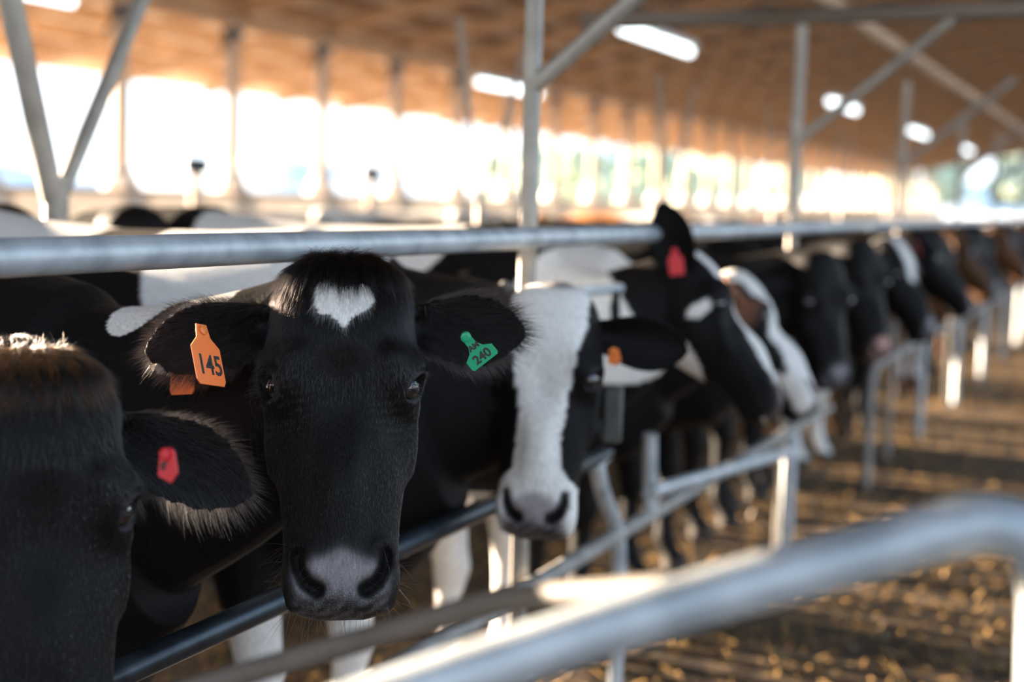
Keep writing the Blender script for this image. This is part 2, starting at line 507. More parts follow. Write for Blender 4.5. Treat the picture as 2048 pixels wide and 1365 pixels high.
# ------------------------------------------------------------------ feed barrier
fb = empty('feed_barrier', (FX, 3, 0))
tag(fb, 'galvanised pipe feed barrier with a neck rail, posts and bars that the cows stand behind', 'feed barrier')
fbase = (FX, 3, 0)
NR_X, NR_Z = FX + 0.045, 1.413
MB().tube([(NR_X, -1.5, NR_Z)] + [(NR_X, y, NR_Z) for y in np.arange(0, 24, 1.0)], 0.0245, 20).build('neck_rail', M['galv'], fb, fbase)
def P(px, py, dx=0.0): return at_x(px, py, FX + dx)
a = P(250, 1342); b_ = P(1212, 908)
d = norm(b_ - a)
rk = MB().tube([a - d * 1.3, a, b_], 0.0225, 18).build('dark_rail', M['dark_steel'], fb, fbase)
rk['label'] = 'dark shiny lower rail'
# bent stanchion next to the white-faced cow, standing on the floor
p0, p1, p2 = P(1192, 925), P(1204, 985), P(1240, 1070)
MB().tube(fillet([b_, p0, p1, p2, (FX, p2[1], 0.0)], 0.09), 0.0215, 16).build('bent_stanchion', M['galv'], fb, fbase)
# lower rail to the joint below the profile cow
q0, q1 = P(1240, 1085), P(1658, 805)
zl = (q0[2] + q1[2]) / 2
MB().tube([(FX, -1.0, zl), (FX, q0[1], zl), (FX, q1[1], zl)], 0.0225, 16).build('lower_rail', M['rail_steel'], fb, fbase)
# bright inclined bar and its upright
r0, r1 = P(1300, 985, 0.03), P(1575, 905, 0.03)
MB().tube([r0, r1], 0.022, 16).build('inclined_bar', M['galv'], fb, fbase)
MB().tube([P(1300, 868), P(1300, 1030)], 0.0215, 16).build('upright', M['galv'], fb, fbase)
# upright posts of the barrier
pb = P(1582, 862)
MB().box((FX, pb[1], pb[2] / 2), (0.05, 0.05, pb[2])).build('post', M['galv'], fb, fbase)
c1 = P(1745, 735)
z2 = c1[2]
c2_ = P(1855, 676); c3_ = P(1908, 640)
MB().tube(fillet([(FX, c1[1], 0), (FX, c1[1], z2), (FX, 24.0, z2)], 0.14), 0.024, 16).build('lower_rail', M['rail_steel'], fb, fbase)
yy = c1[1]
for k in range(7):
    yy += 1.9
    MB().tube([(FX, yy, 0), (FX, yy, z2)], 0.024, 12).build('post', M['galv'], fb, fbase)
MB().tube([at_x(1106, 588, FX - 0.02), at_x(1240, 577, FX + 0.02)], 0.014, 10).build('latch_bar', M['galv'], fb, fbase)
MB().tube([at_x(1229, 580, FX + 0.02), at_x(1231, 655, FX + 0.02)], 0.014, 10).build('latch_rod', M['dark_steel'], fb, fbase)

# ------------------------------------------------------------------ foreground gate
gt0 = at_depth(1000, 1280, 1.0)
g = empty('gate', (gt0[0], gt0[1], 0))
tag(g, 'blue-grey pipe gate with a rounded corner, nearest thing to the viewer', 'gate')
gb = (gt0[0], gt0[1], 0)
pA = at_depth(250, 1575, 1.0); pB = at_depth(1300, 1225, 1.0); pC = at_depth(1955, 1043, 1.0)
dirg = norm(pC - pB)
corner = pC + dirg * 0.055
down = at_depth(2095, 1500, 1.0)
MB().tube(fillet([pA, pB, corner, down, (down[0], down[1], 0.02)], 0.085, 8), 0.0205, 22).build('top_rail', M['galv'], g, gb)
e0 = at_depth(200, 1432, 1.40); e1 = at_depth(1000, 1200, 1.25); e2 = at_depth(1345, 1178, 1.04)
MB().tube([e0, e1, e2], 0.0115, 16).build('lower_rail', M['sun_dimmed_rail'], g, gb)
MB().tube([at_depth(1985, 1062, 1.03), at_depth(2018, 1090, 1.03), at_depth(2042, 1130, 1.03), at_depth(2055, 1190, 1.03), at_depth(2058, 1400, 1.03)], 0.006, 10).build('corner_rod', M['rail_steel'], g, gb)  # thin inner brace following the rounded corner

# ------------------------------------------------------------------ stub posts by the curtain
for px, py, lb in ((392, 330, 'dark capped stub post rising above the side curtain'), (742, 345, 'smaller dark capped stub post further along the side curtain')):
    p = at_x(px, py, -10.0)
    o = empty('stub_post', (p[0], p[1], 0))
    tag(o, lb, 'post')
    MB().tube([(0, 0, 0), (0, 0, p[2] - 0.08)], 0.07, 10).build('stem', M['wood_pale'], o, loc=(0, 0, 0))
    MB().tube([(0, 0, p[2] - 0.1), (0, 0, p[2] - 0.06), (0, 0, p[2] + 0.05), (0, 0, p[2] + 0.09)], [0.09, 0.16, 0.16, 0.08], 12).build('cap', M['dark_steel'], o, loc=(0, 0, 0))

# feed scraps on the alley floor
N = 30000
yy_ = 1.5 + 16.5 * rng.random(N) ** 1.3; xx_ = rng.uniform(-3.2, 1.3, N)
az_ = rng.uniform(0, 2 * math.pi, N); tilt = np.abs(rng.normal(0, 0.45, N)); L_ = rng.uniform(0.006, 0.026, N); W_ = rng.uniform(0.002, 0.006, N)
dv = np.stack([np.cos(az_) * np.cos(tilt), np.sin(az_) * np.cos(tilt), np.sin(tilt)], 1) * L_[:, None]
sv = np.stack([-np.sin(az_), np.cos(az_), rng.uniform(-1, 1, N)], 1); sv = sv / np.linalg.norm(sv, axis=1, keepdims=True) * W_[:, None]
bp_ = np.stack([xx_, yy_, 0.002 + np.abs(sv[:, 2])], 1)
fv = np.stack([bp_ - sv, bp_ + sv, bp_ + dv * 2 + sv * .6, bp_ + dv * 2 - sv * .6], 1).reshape(-1, 3)
ff = np.arange(N * 4).reshape(-1, 4).tolist()
o = link('feed_scraps', mesh_data('feed_scraps', fv, ff, M['feed'], False))
tag(o, 'loose golden feed and straw scraps scattered on the alley floor', 'feed', kind='stuff')

# ------------------------------------------------------------------ cows
HL = 0.55
S_  = np.array([0.00, .04, .10, .18, .27, .36, .45, .55, .65, .75, .83, .89, .94, .98, 1.0])
HW_ = np.array([.050, .080, .100, .112, .117, .116, .110, .102, .093, .086, .084, .086, .082, .068, .035])
NF_ = np.array([-.045, -.014, .002, .013, .014, .008, .0, -.004, -.006, -.008, -.008, -.012, -.022, -.045, -.075])
NB_ = np.array([-.11, -.15, -.18, -.205, -.225, -.235, -.235, -.215, -.185, -.160, -.148, -.142, -.138, -.125, -.095])

def cubic(x, xs, ys_):
    # smooth monotone-ish interpolation (Catmull-Rom on uneven knots)
    x = np.asarray(x, float)
    i = np.clip(np.searchsorted(xs, x) - 1, 0, len(xs) - 2)
    m = np.gradient(ys_, xs)
    h = xs[i + 1] - xs[i]; t = (x - xs[i]) / h
    return ((2 * t**3 - 3 * t**2 + 1) * ys_[i] + (t**3 - 2 * t**2 + t) * h * m[i] + (-2 * t**3 + 3 * t**2) * ys_[i + 1] + (t**3 - t**2) * h * m[i + 1])

def seg_dist(x, y, ax_, ay, bx, by):
    dx, dy = bx - ax_, by - ay
    t = np.clip(((x - ax_) * dx + (y - ay) * dy) / (dx * dx + dy * dy), 0, 1)
    return np.hypot(x - ax_ - t * dx, y - ay - t * dy), t

def nostril(a, u):
    pts = [(0.063, 0.455), (0.060, 0.478), (0.050, 0.497), (0.034, 0.507)]
    d = np.full(np.shape(a), 9.0); t = np.zeros(np.shape(a))
    for i in range(3):
        di, ti = seg_dist(a, u, *pts[i], *pts[i + 1])
        t = np.where(di < d, (i + ti) / 3, t); d = np.minimum(d, di)
    return d, t

def head_local(ns=110, ntt=88):
    """cow head in its own frame: columns = (lateral to cow's left, down the face, out of the face)"""
    s = np.concatenate([np.linspace(0, 0.12, 16, endpoint=False), np.linspace(0.12, 0.8, ns - 46, endpoint=False), np.linspace(0.8, 1, 30)])
    th = np.linspace(0, 2 * math.pi, ntt, endpoint=False)
    S, T = np.meshgrid(s, th, indexing='ij')
    hw = cubic(S, S_, HW_); nf = cubic(S, S_, NF_); nb = cubic(S, S_, NB_)
    e = 2.5 + 0.5 * np.exp(-((S - 0.92) / 0.08) ** 2)
    c, sn = np.cos(T), np.sin(T)
    X = np.sign(c) * np.abs(c) ** (2 / e)
    Y = np.sign(sn) * np.abs(sn) ** (2 / e)     # +1 = face front
    back = np.clip(-Y, 0, 1)
    frnt = np.clip(Y, 0, 1)
    tap = np.interp(S, [0, .2, .5, .8, 1], [0.1, 0.30, 0.42, 0.22, 0.1])
    ftp = np.interp(S, [0, .15, .35, .5, .7, .85, 1], [0.05, 0.10, 0.12, 0.24, 0.26, 0.10, 0.1])
    mid = nf * 0.62 + nb * 0.38
    mid = nf - (nf - nb) * 0.40
    x = hw * X * (1 - tap * back ** 1.5) * (1 - ftp * frnt ** 3)
    n = np.where(Y >= 0, mid + (nf - mid) * Y, mid + (mid - nb) * Y)
    u = S * HL
    return x, u, n, S, T, (s, th)

def head_features(x, u, n, S):
    ax_ = np.abs(x); sg = np.sign(x)
    front = 1 / (1 + np.exp(-(n + 0.06) / 0.012))
    # brow / orbit bulge
    g = np.exp(-(((u - 0.185) / 0.034) ** 2 + ((n + 0.035) / 0.036) ** 2 + ((ax_ - 0.105) / 0.05) ** 2))
    x = x + sg * 0.016 * g; n = n + 0.012 * g
    # bony brow ridge above the eye toward the forehead
    d, _ = seg_dist(ax_, u, 0.070, 0.165, 0.085, 0.235)
    n = n + 0.016 * np.exp(-(d / 0.016) ** 2) * front
    # hollow between brow ridges and below the eye
    n = n - 0.016 * np.exp(-((ax_ / 0.038) ** 2 + ((u - 0.235) / 0.06) ** 2)) * front
    g = np.exp(-(((u - 0.265) / 0.035) ** 2 + ((ax_ - 0.085) / 0.022) ** 2)) * front
    n = n - 0.022 * g
    # temple hollow between ear and eye
    g = np.exp(-(((u - 0.125) / 0.032) ** 2 + ((n + 0.05) / 0.03) ** 2)) * (ax_ > 0.06)
    x = x - sg * 0.010 * g
    # facial crest along the cheek
    d, _ = seg_dist(n, u, -0.05, 0.24, -0.085, 0.33)
    x = x + sg * 0.012 * np.exp(-(d / 0.018) ** 2) * (ax_ > 0.05)
    # cheek muscle
    g = np.exp(-(((u - 0.25) / 0.07) ** 2 + ((n + 0.15) / 0.05) ** 2)) * (ax_ > 0.04)
    x = x + sg * 0.012 * g
    # bridge of the nose
    n = n + 0.016 * np.exp(-((ax_ / 0.032) ** 4)) * np.exp(-((u - 0.36) / 0.07) ** 2) * front
    # nostril wing then nostril pit
    dn, t = nostril(ax_, u)
    wing = np.exp(-((dn - 0.017) / 0.008) ** 2) * front
    n = n + 0.006 * wing * np.clip((ax_ - 0.02) / 0.02, 0, 1)
    wd = 0.0072 + 0.0055 * t
    pit = np.exp(-(dn / wd) ** 3) * front
    n = n - 0.030 * pit
    x = x + sg * 0.004 * pit
    # mouth line
    g = np.exp(-((n + 0.108 - 0.1 * np.clip(S - 0.9, 0, 1)) / 0.006) ** 2) * np.clip((S - 0.70) / 0.08, 0, 1)
    x = x * (1 - 0.09 * g); u = u - 0.008 * g * (S > 0.9)
    # chin
    g = np.exp(-(((u - 0.50) / 0.03) ** 2 + ((n + 0.14) / 0.02) ** 2))
    n = n - 0.008 * g
    return x, u, n

def grid_faces(ni, nj, cap=True):
    fs = []
    for i in range(ni - 1):
        for j in range(nj):
            j2 = (j + 1) % nj
            fs.append((i * nj + j, i * nj + j2, (i + 1) * nj + j2, (i + 1) * nj + j))
    if cap:
        fs.append(tuple(reversed(range(nj))))
        fs.append(tuple((ni - 1) * nj + j for j in range(nj)))
    return fs

_hx, _hu, _hn, _hS, _hT, _ = head_local()
_hx, _hu, _hn = head_features(_hx, _hu, _hn, _hS)
HEAD_V = np.stack([_hx, _hu, _hn], -1).reshape(-1, 3)
HEAD_F = grid_faces(*_hS.shape)

def ear_local(side, droop=0.1, fwd=-0.15, twist=0.0, fold=0.0, fnv=None, thick=0.012, length=0.215):
    """side +1 = cow's left. returns verts (lat, down, out) and faces, frame"""
    base = np.array([0.082 * side, 0.098, -0.085])
    e_ = norm((side, droop, fwd))
    fn = np.array([0, 0.32 + twist, 0.9]) if fnv is None else np.array(fnv, float); fn = norm(fn - e_ * np.dot(fn, e_))
    wv = np.cross(fn, e_) * side            # roughly "up" the head (-u)
    ts = np.linspace(0, 1, 26)
    hwid = np.interp(ts, [0, .12, .3, .48, .62, .78, .9, .97, 1], [.030, .034, .050, .060, .061, .053, .036, .018, .004])
    hwid = np.convolve(np.pad(hwid, 2, 'edge'), np.ones(5) / 5, 'valid'); hwid[-1] = 0.003
    cup = np.interp(ts, [0, .2, .5, 1], [.030, .040, .030, .006]) * (1 + fold)
    npt = 13
    vs = []
    for t, hw, c in zip(ts, hwid, cup):
        ph = np.linspace(-1, 1, npt)
        top = [(p, +1) for p in ph] + [(p, -1) for p in ph[::-1][1:-1]]
        for p, sd_ in top:
            th_ = thick * (1 - 0.45 * p * p) * (1.4 - 0.7 * t) * 0.5 + 0.0008
            curl = c * (1 - p * p) * min(1, hw / 0.03)
            if p > 0: curl -= fold * 0.03 * p * p * t          # upper edge folds forward
            ctr = base + e_ * (t * length) + wv * (p * hw * 0.98) - fn * (curl - 0.018 * (1 - t)) - wv * 0.012 * t * t
            ctr = ctr + np.array([0, np.clip(droop, -.3, .5) * 0.10 * t * t, 0])
            vs.append(ctr - fn * (sd_ * -th_))
    nj = 2 * npt - 2
    return np.array(vs), grid_faces(len(ts), nj), (base, e_, fn, wv, length)

def loft(centers, hws, hhs, ups, seg=40, e=2.3, belly=None):
    vs = []
    n = len(centers)
    for i in range(n):
        a = centers[max(i - 1, 0)]; b = centers[min(i + 1, n - 1)]
        t = norm(b - a)
        up = norm(ups[i] - t * np.dot(ups[i], t))
        sd_ = np.cross(t, up)
        for k in range(seg):
            an = 2 * math.pi * k / seg
            c, s = math.cos(an), math.sin(an)
            x = math.copysign(abs(c) ** (2 / e), c); y = math.copysign(abs(s) ** (2 / e), s)
            vs.append(centers[i] + sd_ * x * hws[i] + up * y * hhs[i])
    return np.array(vs), grid_faces(n, seg)

_per = np.random.default_rng(3).uniform(-1, 1, (6, 3)); _phs = np.random.default_rng(4).uniform(0, 6.28, 6)
def wobble(p, f, seed=0):
    r = np.zeros(len(p))
    for k in range(6):
        r += np.sin((p @ (_per[k] * f * (1 + 0.35 * k))) + _phs[k] + seed * 1.7 * (k + 1)) / (1 + 0.4 * k)
    return r / 3.0

BLACK = np.array([0.0045, 0.0037, 0.0036])
WHITE = np.array([0.78, 0.75, 0.70])
BROWN = np.array([0.20, 0.085, 0.03])
PADG = np.array([0.23, 0.215, 0.225])
PINK = np.array([0.52, 0.30, 0.25])

def inside_poly(x, y, poly):
    r = np.zeros(len(x), bool)
    j = len(poly) - 1
    for i in range(len(poly)):
        xi, yi = poly[i]; xj, yj = poly[j]
        c = ((yi > y) != (yj > y)) & (x < (xj - xi) * (y - yi) / (yj - yi + 1e-12) + xi)
        r ^= c
        j = i
    return r

def make_tag(cow, base, name, label, mat, center, right, up, wdt, hgt, text=None, shape='plate', tsize=0.03, toff=(0, 0), ink='ink', squeeze=1.0):
    """ear tag as a thin bevelled plate; right/up span its face"""
    right = norm(right); up = norm(np.asarray(up) - right * np.dot(up, right))
    nrm = np.cross(right, up)
    if shape == 'plate':
        outl = [(-.18, .5), (.18, .5), (.24, .28), (.5, .12), (.5, -.42), (.42, -.5), (-.42, -.5), (-.5, -.42), (-.5, .12), (-.24, .28)]
    elif shape == 'flare':
        outl = [(-.14, .5), (.14, .5), (.15, .12), (.26, -.05), (.5, -.18), (.5, -.44), (.45, -.5), (-.45, -.5), (-.5, -.44), (-.5, -.18), (-.26, -.05), (-.15, .12)]
    else:
        outl = [(-.3, .5), (.42, .5), (.5, -.2), (.12, -.5), (-.5, -.25)]
    th = 0.0018
    bend = 0.006
    vs, n = [], len(outl)
    for sg in (1, -1):
        for x, y in outl:
            vs.append(center + right * x * wdt + up * y * hgt + nrm * (sg * th / 2 - bend * (y - .5) ** 2 * 0))
    fs = [tuple(range(n)), tuple(reversed(range(n, 2 * n)))]
    fs += [(i, n + i, n + (i + 1) % n, (i + 1) % n) for i in range(n)]
    mb = MB().add(vs, fs)
    # stud
    sc_ = center + up * 0.40 * hgt
    mb.tube([sc_ - nrm * 0.006, sc_ + nrm * 0.004, sc_ + nrm * 0.0055], [0.0075, 0.0075, 0.004], 14)
    t = mb.build(name, mat, cow, base, smooth=False)
    if label: t['label'] = label
    if text:
        for txt, sz, (ox, oy), rot in text:
            cu = bpy.data.curves.new('digits', 'FONT')
            cu.body = txt; cu.size = sz; cu.align_x = 'CENTER'; cu.align_y = 'CENTER'
            cu.extrude = 0.0002
            cu.offset = 0.0006
            tmp = bpy.data.objects.new('tmp_text', cu); COL.objects.link(tmp)
            dg = bpy.context.evaluated_depsgraph_get()
            me = bpy.data.meshes.new_from_object(tmp.evaluated_get(dg))
            bpy.data.objects.remove(tmp); bpy.data.curves.remove(cu)
            me.materials.clear(); me.materials.append(M[ink])
            c_, s_ = math.cos(rot), math.sin(rot)
            for v in me.vertices:
                x, y = v.co.x * squeeze, v.co.y
                x, y = x * c_ - y * s_ + ox, x * s_ + y * c_ + oy
                p = center + right * x + up * y + nrm * (th / 2 + 0.0004 + v.co.z) - np.asarray(base)
                v.co = Vector(p)
            o = link('digits', me, t)
    return t

def hair_obj(name, parent, roots, dirs, lens, cols, radius, npts=5, bendv=None, mat='hair', clump=0.0):
    """hair strands as a curves object (positions local to parent)"""
    n = len(roots)
    hc = bpy.data.hair_curves.new(name)
    hc.add_curves([npts] * n)
    t = np.linspace(0, 1, npts)[None, :, None]
    pos = roots[:, None, :] + dirs[:, None, :] * lens[:, None, None] * t
    if bendv is not None:
        pos = pos + bendv[:, None, :] * lens[:, None, None] * t * t
    hc.position_data.foreach_set('vector', pos.reshape(-1).astype(np.float32))
    ra = hc.attributes.get('radius') or hc.attributes.new('radius', 'FLOAT', 'POINT')
    rad = np.broadcast_to(radius * (1 - 0.85 * np.linspace(0, 1, npts) ** 1.5)[None, :], (n, npts))
    ra.data.foreach_set('value', rad.reshape(-1).astype(np.float32))
    ca = hc.attributes.new('coat', 'FLOAT_COLOR', 'CURVE')
    ca.data.foreach_set('color', np.concatenate([cols, np.ones((n, 1))], 1).reshape(-1).astype(np.float32))
    hc.materials.append(M[mat])
    return link(name, hc, parent)

def remesh(verts, faces, voxel, smooth_it, smooth_f=0.5):
    me = bpy.data.meshes.new('tmp')
    me.from_pydata([tuple(map(float, v)) for v in verts], [], faces)
    me.update()
    ob = bpy.data.objects.new('tmp', me); COL.objects.link(ob)
    bmx = bmesh.new(); bmx.from_mesh(me); bmesh.ops.recalc_face_normals(bmx, faces=bmx.faces); bmx.to_mesh(me); bmx.free()
    md = ob.modifiers.new('r', 'REMESH'); md.mode = 'VOXEL'; md.voxel_size = voxel; md.use_smooth_shade = True
    if smooth_it:
        sm = ob.modifiers.new('s', 'SMOOTH'); sm.factor = smooth_f; sm.iterations = smooth_it
    dg = bpy.context.evaluated_depsgraph_get()
    res = bpy.data.meshes.new_from_object(ob.evaluated_get(dg))
    bpy.data.objects.remove(ob); bpy.data.meshes.remove(me)
    return res

def make_cow(label, poll, u, n, body, heading, voxel=0.014, pattern=None, ears=((0.1, -0.15, 0, 0), (0.1, -0.15, 0, 0)), legs=True,
             height=1.0, group='cows feeding along the barrier', smooth_it=4, ear_join=True, name='cow'):
    """poll: world point at top of head; u: down the face; n: out of the face; body: (x, y) of withers; heading: radians"""
    pattern = pattern or {}
    u = norm(u); n = norm(np.asarray(n) - u * np.dot(n, u)); l = np.cross(n, u)
    Rm = np.stack([l, u, n])                                   # rows: local axes in world
    poll = np.asarray(poll, float)
    tow = lambda v: poll + np.asarray(v) @ Rm
    hd = np.array([math.cos(heading), math.sin(heading), 0.0]); lf = np.array([-hd[1], hd[0], 0.0]); zz = np.array([0, 0, 1.0])
    wx = np.array([body[0], body[1], 0.0])
    B = lambda f, s, z: wx + hd * f + lf * s + zz * z * height
    V, Fc = [], []
    def add(vs, fs):
        o = len(V)
        V.extend(list(vs)); Fc.extend([tuple(i + o for i in f) for f in fs])
    # torso
    st = [(-1.64, 1.27, 1.02, .07), (-1.60, 1.33, .90, .16), (-1.48, 1.375, .80, .225), (-1.30, 1.39, .72, .255), (-1.08, 1.40, .64, .29), (-.82, 1.365, .57, .318),
          (-.5, 1.35, .555, .325), (-.2, 1.355, .59, .30), (0.0, 1.37, .595, .262), (.14, 1.34, .60, .225), (.26, 1.28, .64, .17), (.34, 1.18, .78, .10)]
    cen = [B(f, 0, (t + b) / 2) for f, t, b, h in st]
    # slightly triangular section: narrower at the top line
    vs, fs = loft(cen, [h for *_, h in st], [(t - b) / 2 * height for f, t, b, h in st], [zz] * len(st), 44, 2.25)
    vs = vs.copy()
    zc = np.repeat(np.array([c[2] for c in cen]), 44); hh = np.repeat(np.array([(t - b) / 2 for f, t, b, h in st]), 44)
    rel = np.clip((vs[:, 2] - zc) / hh, 0, 1)
    off = (vs - wx) @ lf
    vs -= np.outer(off * 0.28 * rel ** 1.5, lf)
    add(vs, fs)
    # hook bones (hips), shoulder muscle
    def blob(c, r, ax3):
        bm = bmesh.new(); bmesh.ops.create_icosphere(bm, subdivisions=3, radius=1.0); bm.verts.index_update()
        vs = [c + hd * v.co.x * r[0] + lf * v.co.y * r[1] + zz * v.co.z * r[2] for v in bm.verts]
        fs = [[v.index for v in f.verts] for f in bm.faces]; bm.free(); add(vs, fs)
    for s in (-1, 1):
        blob(B(-1.10, .20 * s, 1.33), (.12, .085, .07), None)
        blob(B(0.02, .17 * s, 1.0), (.17, .10, .26), None)
        blob(B(-1.27, .17 * s, 1.0), (.22, .115, .28), None)
    blob(B(-1.12, 0, .60), (.2, .15, .13), None)               # udder
    # neck
    p0 = B(0.08, 0, 1.03); p3 = tow((0, 0.095, -0.125))
    p1 = p0 + hd * 0.34 + zz * 0.02
    p2 = p3 - n * 0.20 - u * 0.0
    tt = np.linspace(0, 1, 16)
    cen = [p0 * (1 - t) ** 3 + p1 * 3 * t * (1 - t) ** 2 + p2 * 3 * t * t * (1 - t) + p3 * t ** 3 for t in tt]
    ups = [norm(zz * (1 - t) + (-u * 0.8 + zz * 0.5) * t) for t in tt]
    vs, fs = loft(cen, np.interp(tt, [0, .3, .7, 1], [.19, .135, .098, .09]), np.interp(tt, [0, .3, .7, 1], [.31, .235, .165, .118]), ups, 36, 2.2)
    add(vs, fs)
    def neck_at(t):
        bz = lambda t: p0 * (1 - t) ** 3 + p1 * 3 * t * (1 - t) ** 2 + p2 * 3 * t * t * (1 - t) + p3 * t ** 3
        tg = norm(bz(t + .01) - bz(t - .01)); up = norm(zz * (1 - t) + (-u * 0.8 + zz * 0.5) * t); up = norm(up - tg * np.dot(tg, up))
        return bz(t), np.interp(t, [0, .3, .7, 1], [.19, .135, .098, .09]), np.interp(t, [0, .3, .7, 1], [.31, .235, .165, .118]), up, tg
    # head
    add(HEAD_V @ Rm + poll, HEAD_F)
    # legs
    if legs:
        for s in (-1, 1):
            j = s * 0.03
            path = [(-.02, .155 * s, .92, .115), (-.04 + j, .165 * s, .76, .10), (-.02 + j, .155 * s, .60, .072), (.0 + j, .15 * s, .47, .056), (.01 + j, .148 * s, .42, .055), (.0 + j, .146 * s, .34, .040),
                    (.0 + j, .145 * s, .2, .036), (.0 + j, .145 * s, .145, .046), (.025 + j, .145 * s, .085, .040), (.045 + j, .145 * s, .05, .052), (.055 + j, .145 * s, .0, .060)]
            mb = MB().tube([B(a, b_, c / max(height, .01) if False else c) for a, b_, c, r in path], [r for *_, r in path], 16); add(mb.v, mb.f)
            path = [(-1.26, .15 * s, 1.05, .16), (-1.16 - j, .19 * s, .84, .14), (-1.12 - j, .20 * s, .72, .115), (-1.24 - j, .18 * s, .60, .075), (-1.37 - j, .16 * s, .50, .060), (-1.39 - j, .155 * s, .45, .053),
                    (-1.37 - j, .15 * s, .36, .042), (-1.36 - j, .15 * s, .2, .038), (-1.355 - j, .15 * s, .145, .047), (-1.33 - j, .15 * s, .085, .041), (-1.31 - j, .15 * s, .05, .052), (-1.30 - j, .15 * s, .0, .060)]
            mb = MB().tube([B(a, b_, c) for a, b_, c, r in path], [r for *_, r in path], 16); add(mb.v, mb.f)
    # tail
    path = [(-1.55, 0, 1.33, .03), (-1.66, 0, 1.30, .028), (-1.70, 0, 1.1, .022), (-1.70, .01, .8, .018), (-1.69, .02, .55, .028), (-1.68, .02, .4, .03), (-1.68, .02, .32, .01)]
    if voxel <= .016:
        mb = MB().tube([B(a, b_, c) for a, b_, c, r in path], [max(r, voxel * 1.3) for *_, r in path], 10); add(mb.v, mb.f)
    # ears
    earinfo = []
    ear_extra = []
    for side, par in ((1, ears[0]), (-1, ears[1])):
        ev, ef, fr = ear_local(side, *par)
        evw = ev @ Rm + poll
        earinfo.append(fr)
        if voxel <= 0.0055: add(evw, ef)
        else: ear_extra.append((evw, ef))
    me = remesh(V, Fc, voxel, smooth_it)
    if ear_extra:
        bm = bmesh.new(); bm.from_mesh(me)
        for evw, ef in ear_extra:
            bv = [bm.verts.new(tuple(v)) for v in evw]
            for f in ef:
                try: bm.faces.new([bv[i] for i in f]).smooth = True
                except ValueError: pass
        bmesh.ops.recalc_face_normals(bm, faces=bm.faces)
        bm.to_mesh(me); bm.free()
    nv = len(me.vertices)
    co = np.empty(nv * 3, np.float32); me.vertices.foreach_get('co', co); co = co.reshape(-1, 3).astype(float)
    hlc = (co - poll) @ Rm.T                                   # head-local
    x, uu, nn = hlc[:, 0], hlc[:, 1], hlc[:, 2]
    ax_ = np.abs(x)
    ishead = (uu > -0.06) & (uu < 0.6) & (ax_ < 0.15) & (nn > -0.26) & (nn < 0.06)
    # eyelid opening: push skin inwards inside an almond so the eyeball shows
    EYE_C = np.array([0.094, 0.208, -0.040])
    if voxel < 0.009:
        for s in (-1, 1):
            cx = EYE_C * np.array([s, 1, 1])
            outv = norm((s * 0.88, 0.02, 0.48))
            tv = norm(np.array([0, 1, 0]) - outv * outv[1]); fv_ = np.cross(outv, tv)   # tv: down the face, fv_: front-back
            rel = hlc - cx
            a1 = rel @ fv_; a2 = rel @ tv; dep = rel @ outv
            # almond tilted: long axis runs from inner corner (front, lower) to outer corner
            al = a1 * 0.80 + a2 * 0.60; am = -a1 * 0.60 + a2 * 0.80
            q = (np.abs(al) / 0.0235) ** 2 + (np.abs(am) / 0.0155) ** 2
            near = (dep > -0.01) & (dep < 0.05) & (q < 6)
            ring = np.exp(-((np.sqrt(q) - 1.35) / 0.28) ** 2) * near
            push = (1 / (1 + np.exp((np.sqrt(q) - 1.0) / 0.06))) * near
            co += np.outer(ring * 0.0035 - push * 0.020, outv @ Rm)
            fold_ = np.exp(-((np.sqrt(q) - 1.85) / 0.16) ** 2) * near * (am < 0.004)
            co += np.outer(-fold_ * 0.003, outv @ Rm)
        # wrinkles around brow and muzzle
        wr = np.sin(x * 90 + uu * 520 + 1.5 * np.sin(ax_ * 60)) * np.exp(-(((uu - 0.25) / 0.05) ** 2 + ((ax_ - 0.075) / 0.03) ** 2)) * 0.0009
        co += np.outer(wr * ishead, n)
        me.vertices.foreach_set('co', co.reshape(-1).astype(np.float32))
    # ---- coat colours
    colr = np.tile(BLACK, (nv, 1)); wet = np.zeros(nv)
    rel = co - wx
    bl = np.stack([rel @ hd, rel @ lf, rel[:, 2]], 1)
    if pattern.get('base') is not None: colr[:] = pattern['base']
    seed = pattern.get('seed', 0)
    nz = wobble(bl, 7.0, seed)
    body_reg = ~ishead & ~((nn > -0.17) & (ax_ < 0.36) & (uu > -0.36) & (uu < 0.32))
    white = np.zeros(nv, bool)
    for (c, r) in pattern.get('body', []):
        dd = np.sqrt((((bl - np.array(c)) / np.array(r)) ** 2).sum(1)) + 0.22 * nz
        white |= (dd < 1) & body_reg
    if pattern.get('socks'):
        white |= (co[:, 2] < pattern['socks'] + 0.05 * nz) & body_reg
    if pattern.get('belly'):
        white |= (co[:, 2] < pattern['belly'] + 0.08 * nz) & body_reg & (bl[:, 0] < -.2)
    hz = wobble(hlc, 60.0, seed + 1)
    for poly in pattern.get('face', []):
        pp = inside_poly(x + 0.003 * hz, uu + 0.003 * wobble(hlc, 55.0, seed + 5), poly) & (nn > -0.10) & ishead
        white |= pp
    for (c, r) in pattern.get('head', []):
        dd = np.sqrt((((hlc - np.array(c)) / np.array(r)) ** 2).sum(1)) + 0.15 * hz
        white |= (dd < 1)
    colr[white] = WHITE
    for (c, r) in pattern.get('brown_head', []):
        dd = np.sqrt((((hlc - np.array(c)) / np.array(r)) ** 2).sum(1)) + 0.2 * hz
        k_ = np.clip(1.3 - dd, 0, 1)[:, None]
        colr = colr * (1 - k_) + BROWN * 0.5 * k_
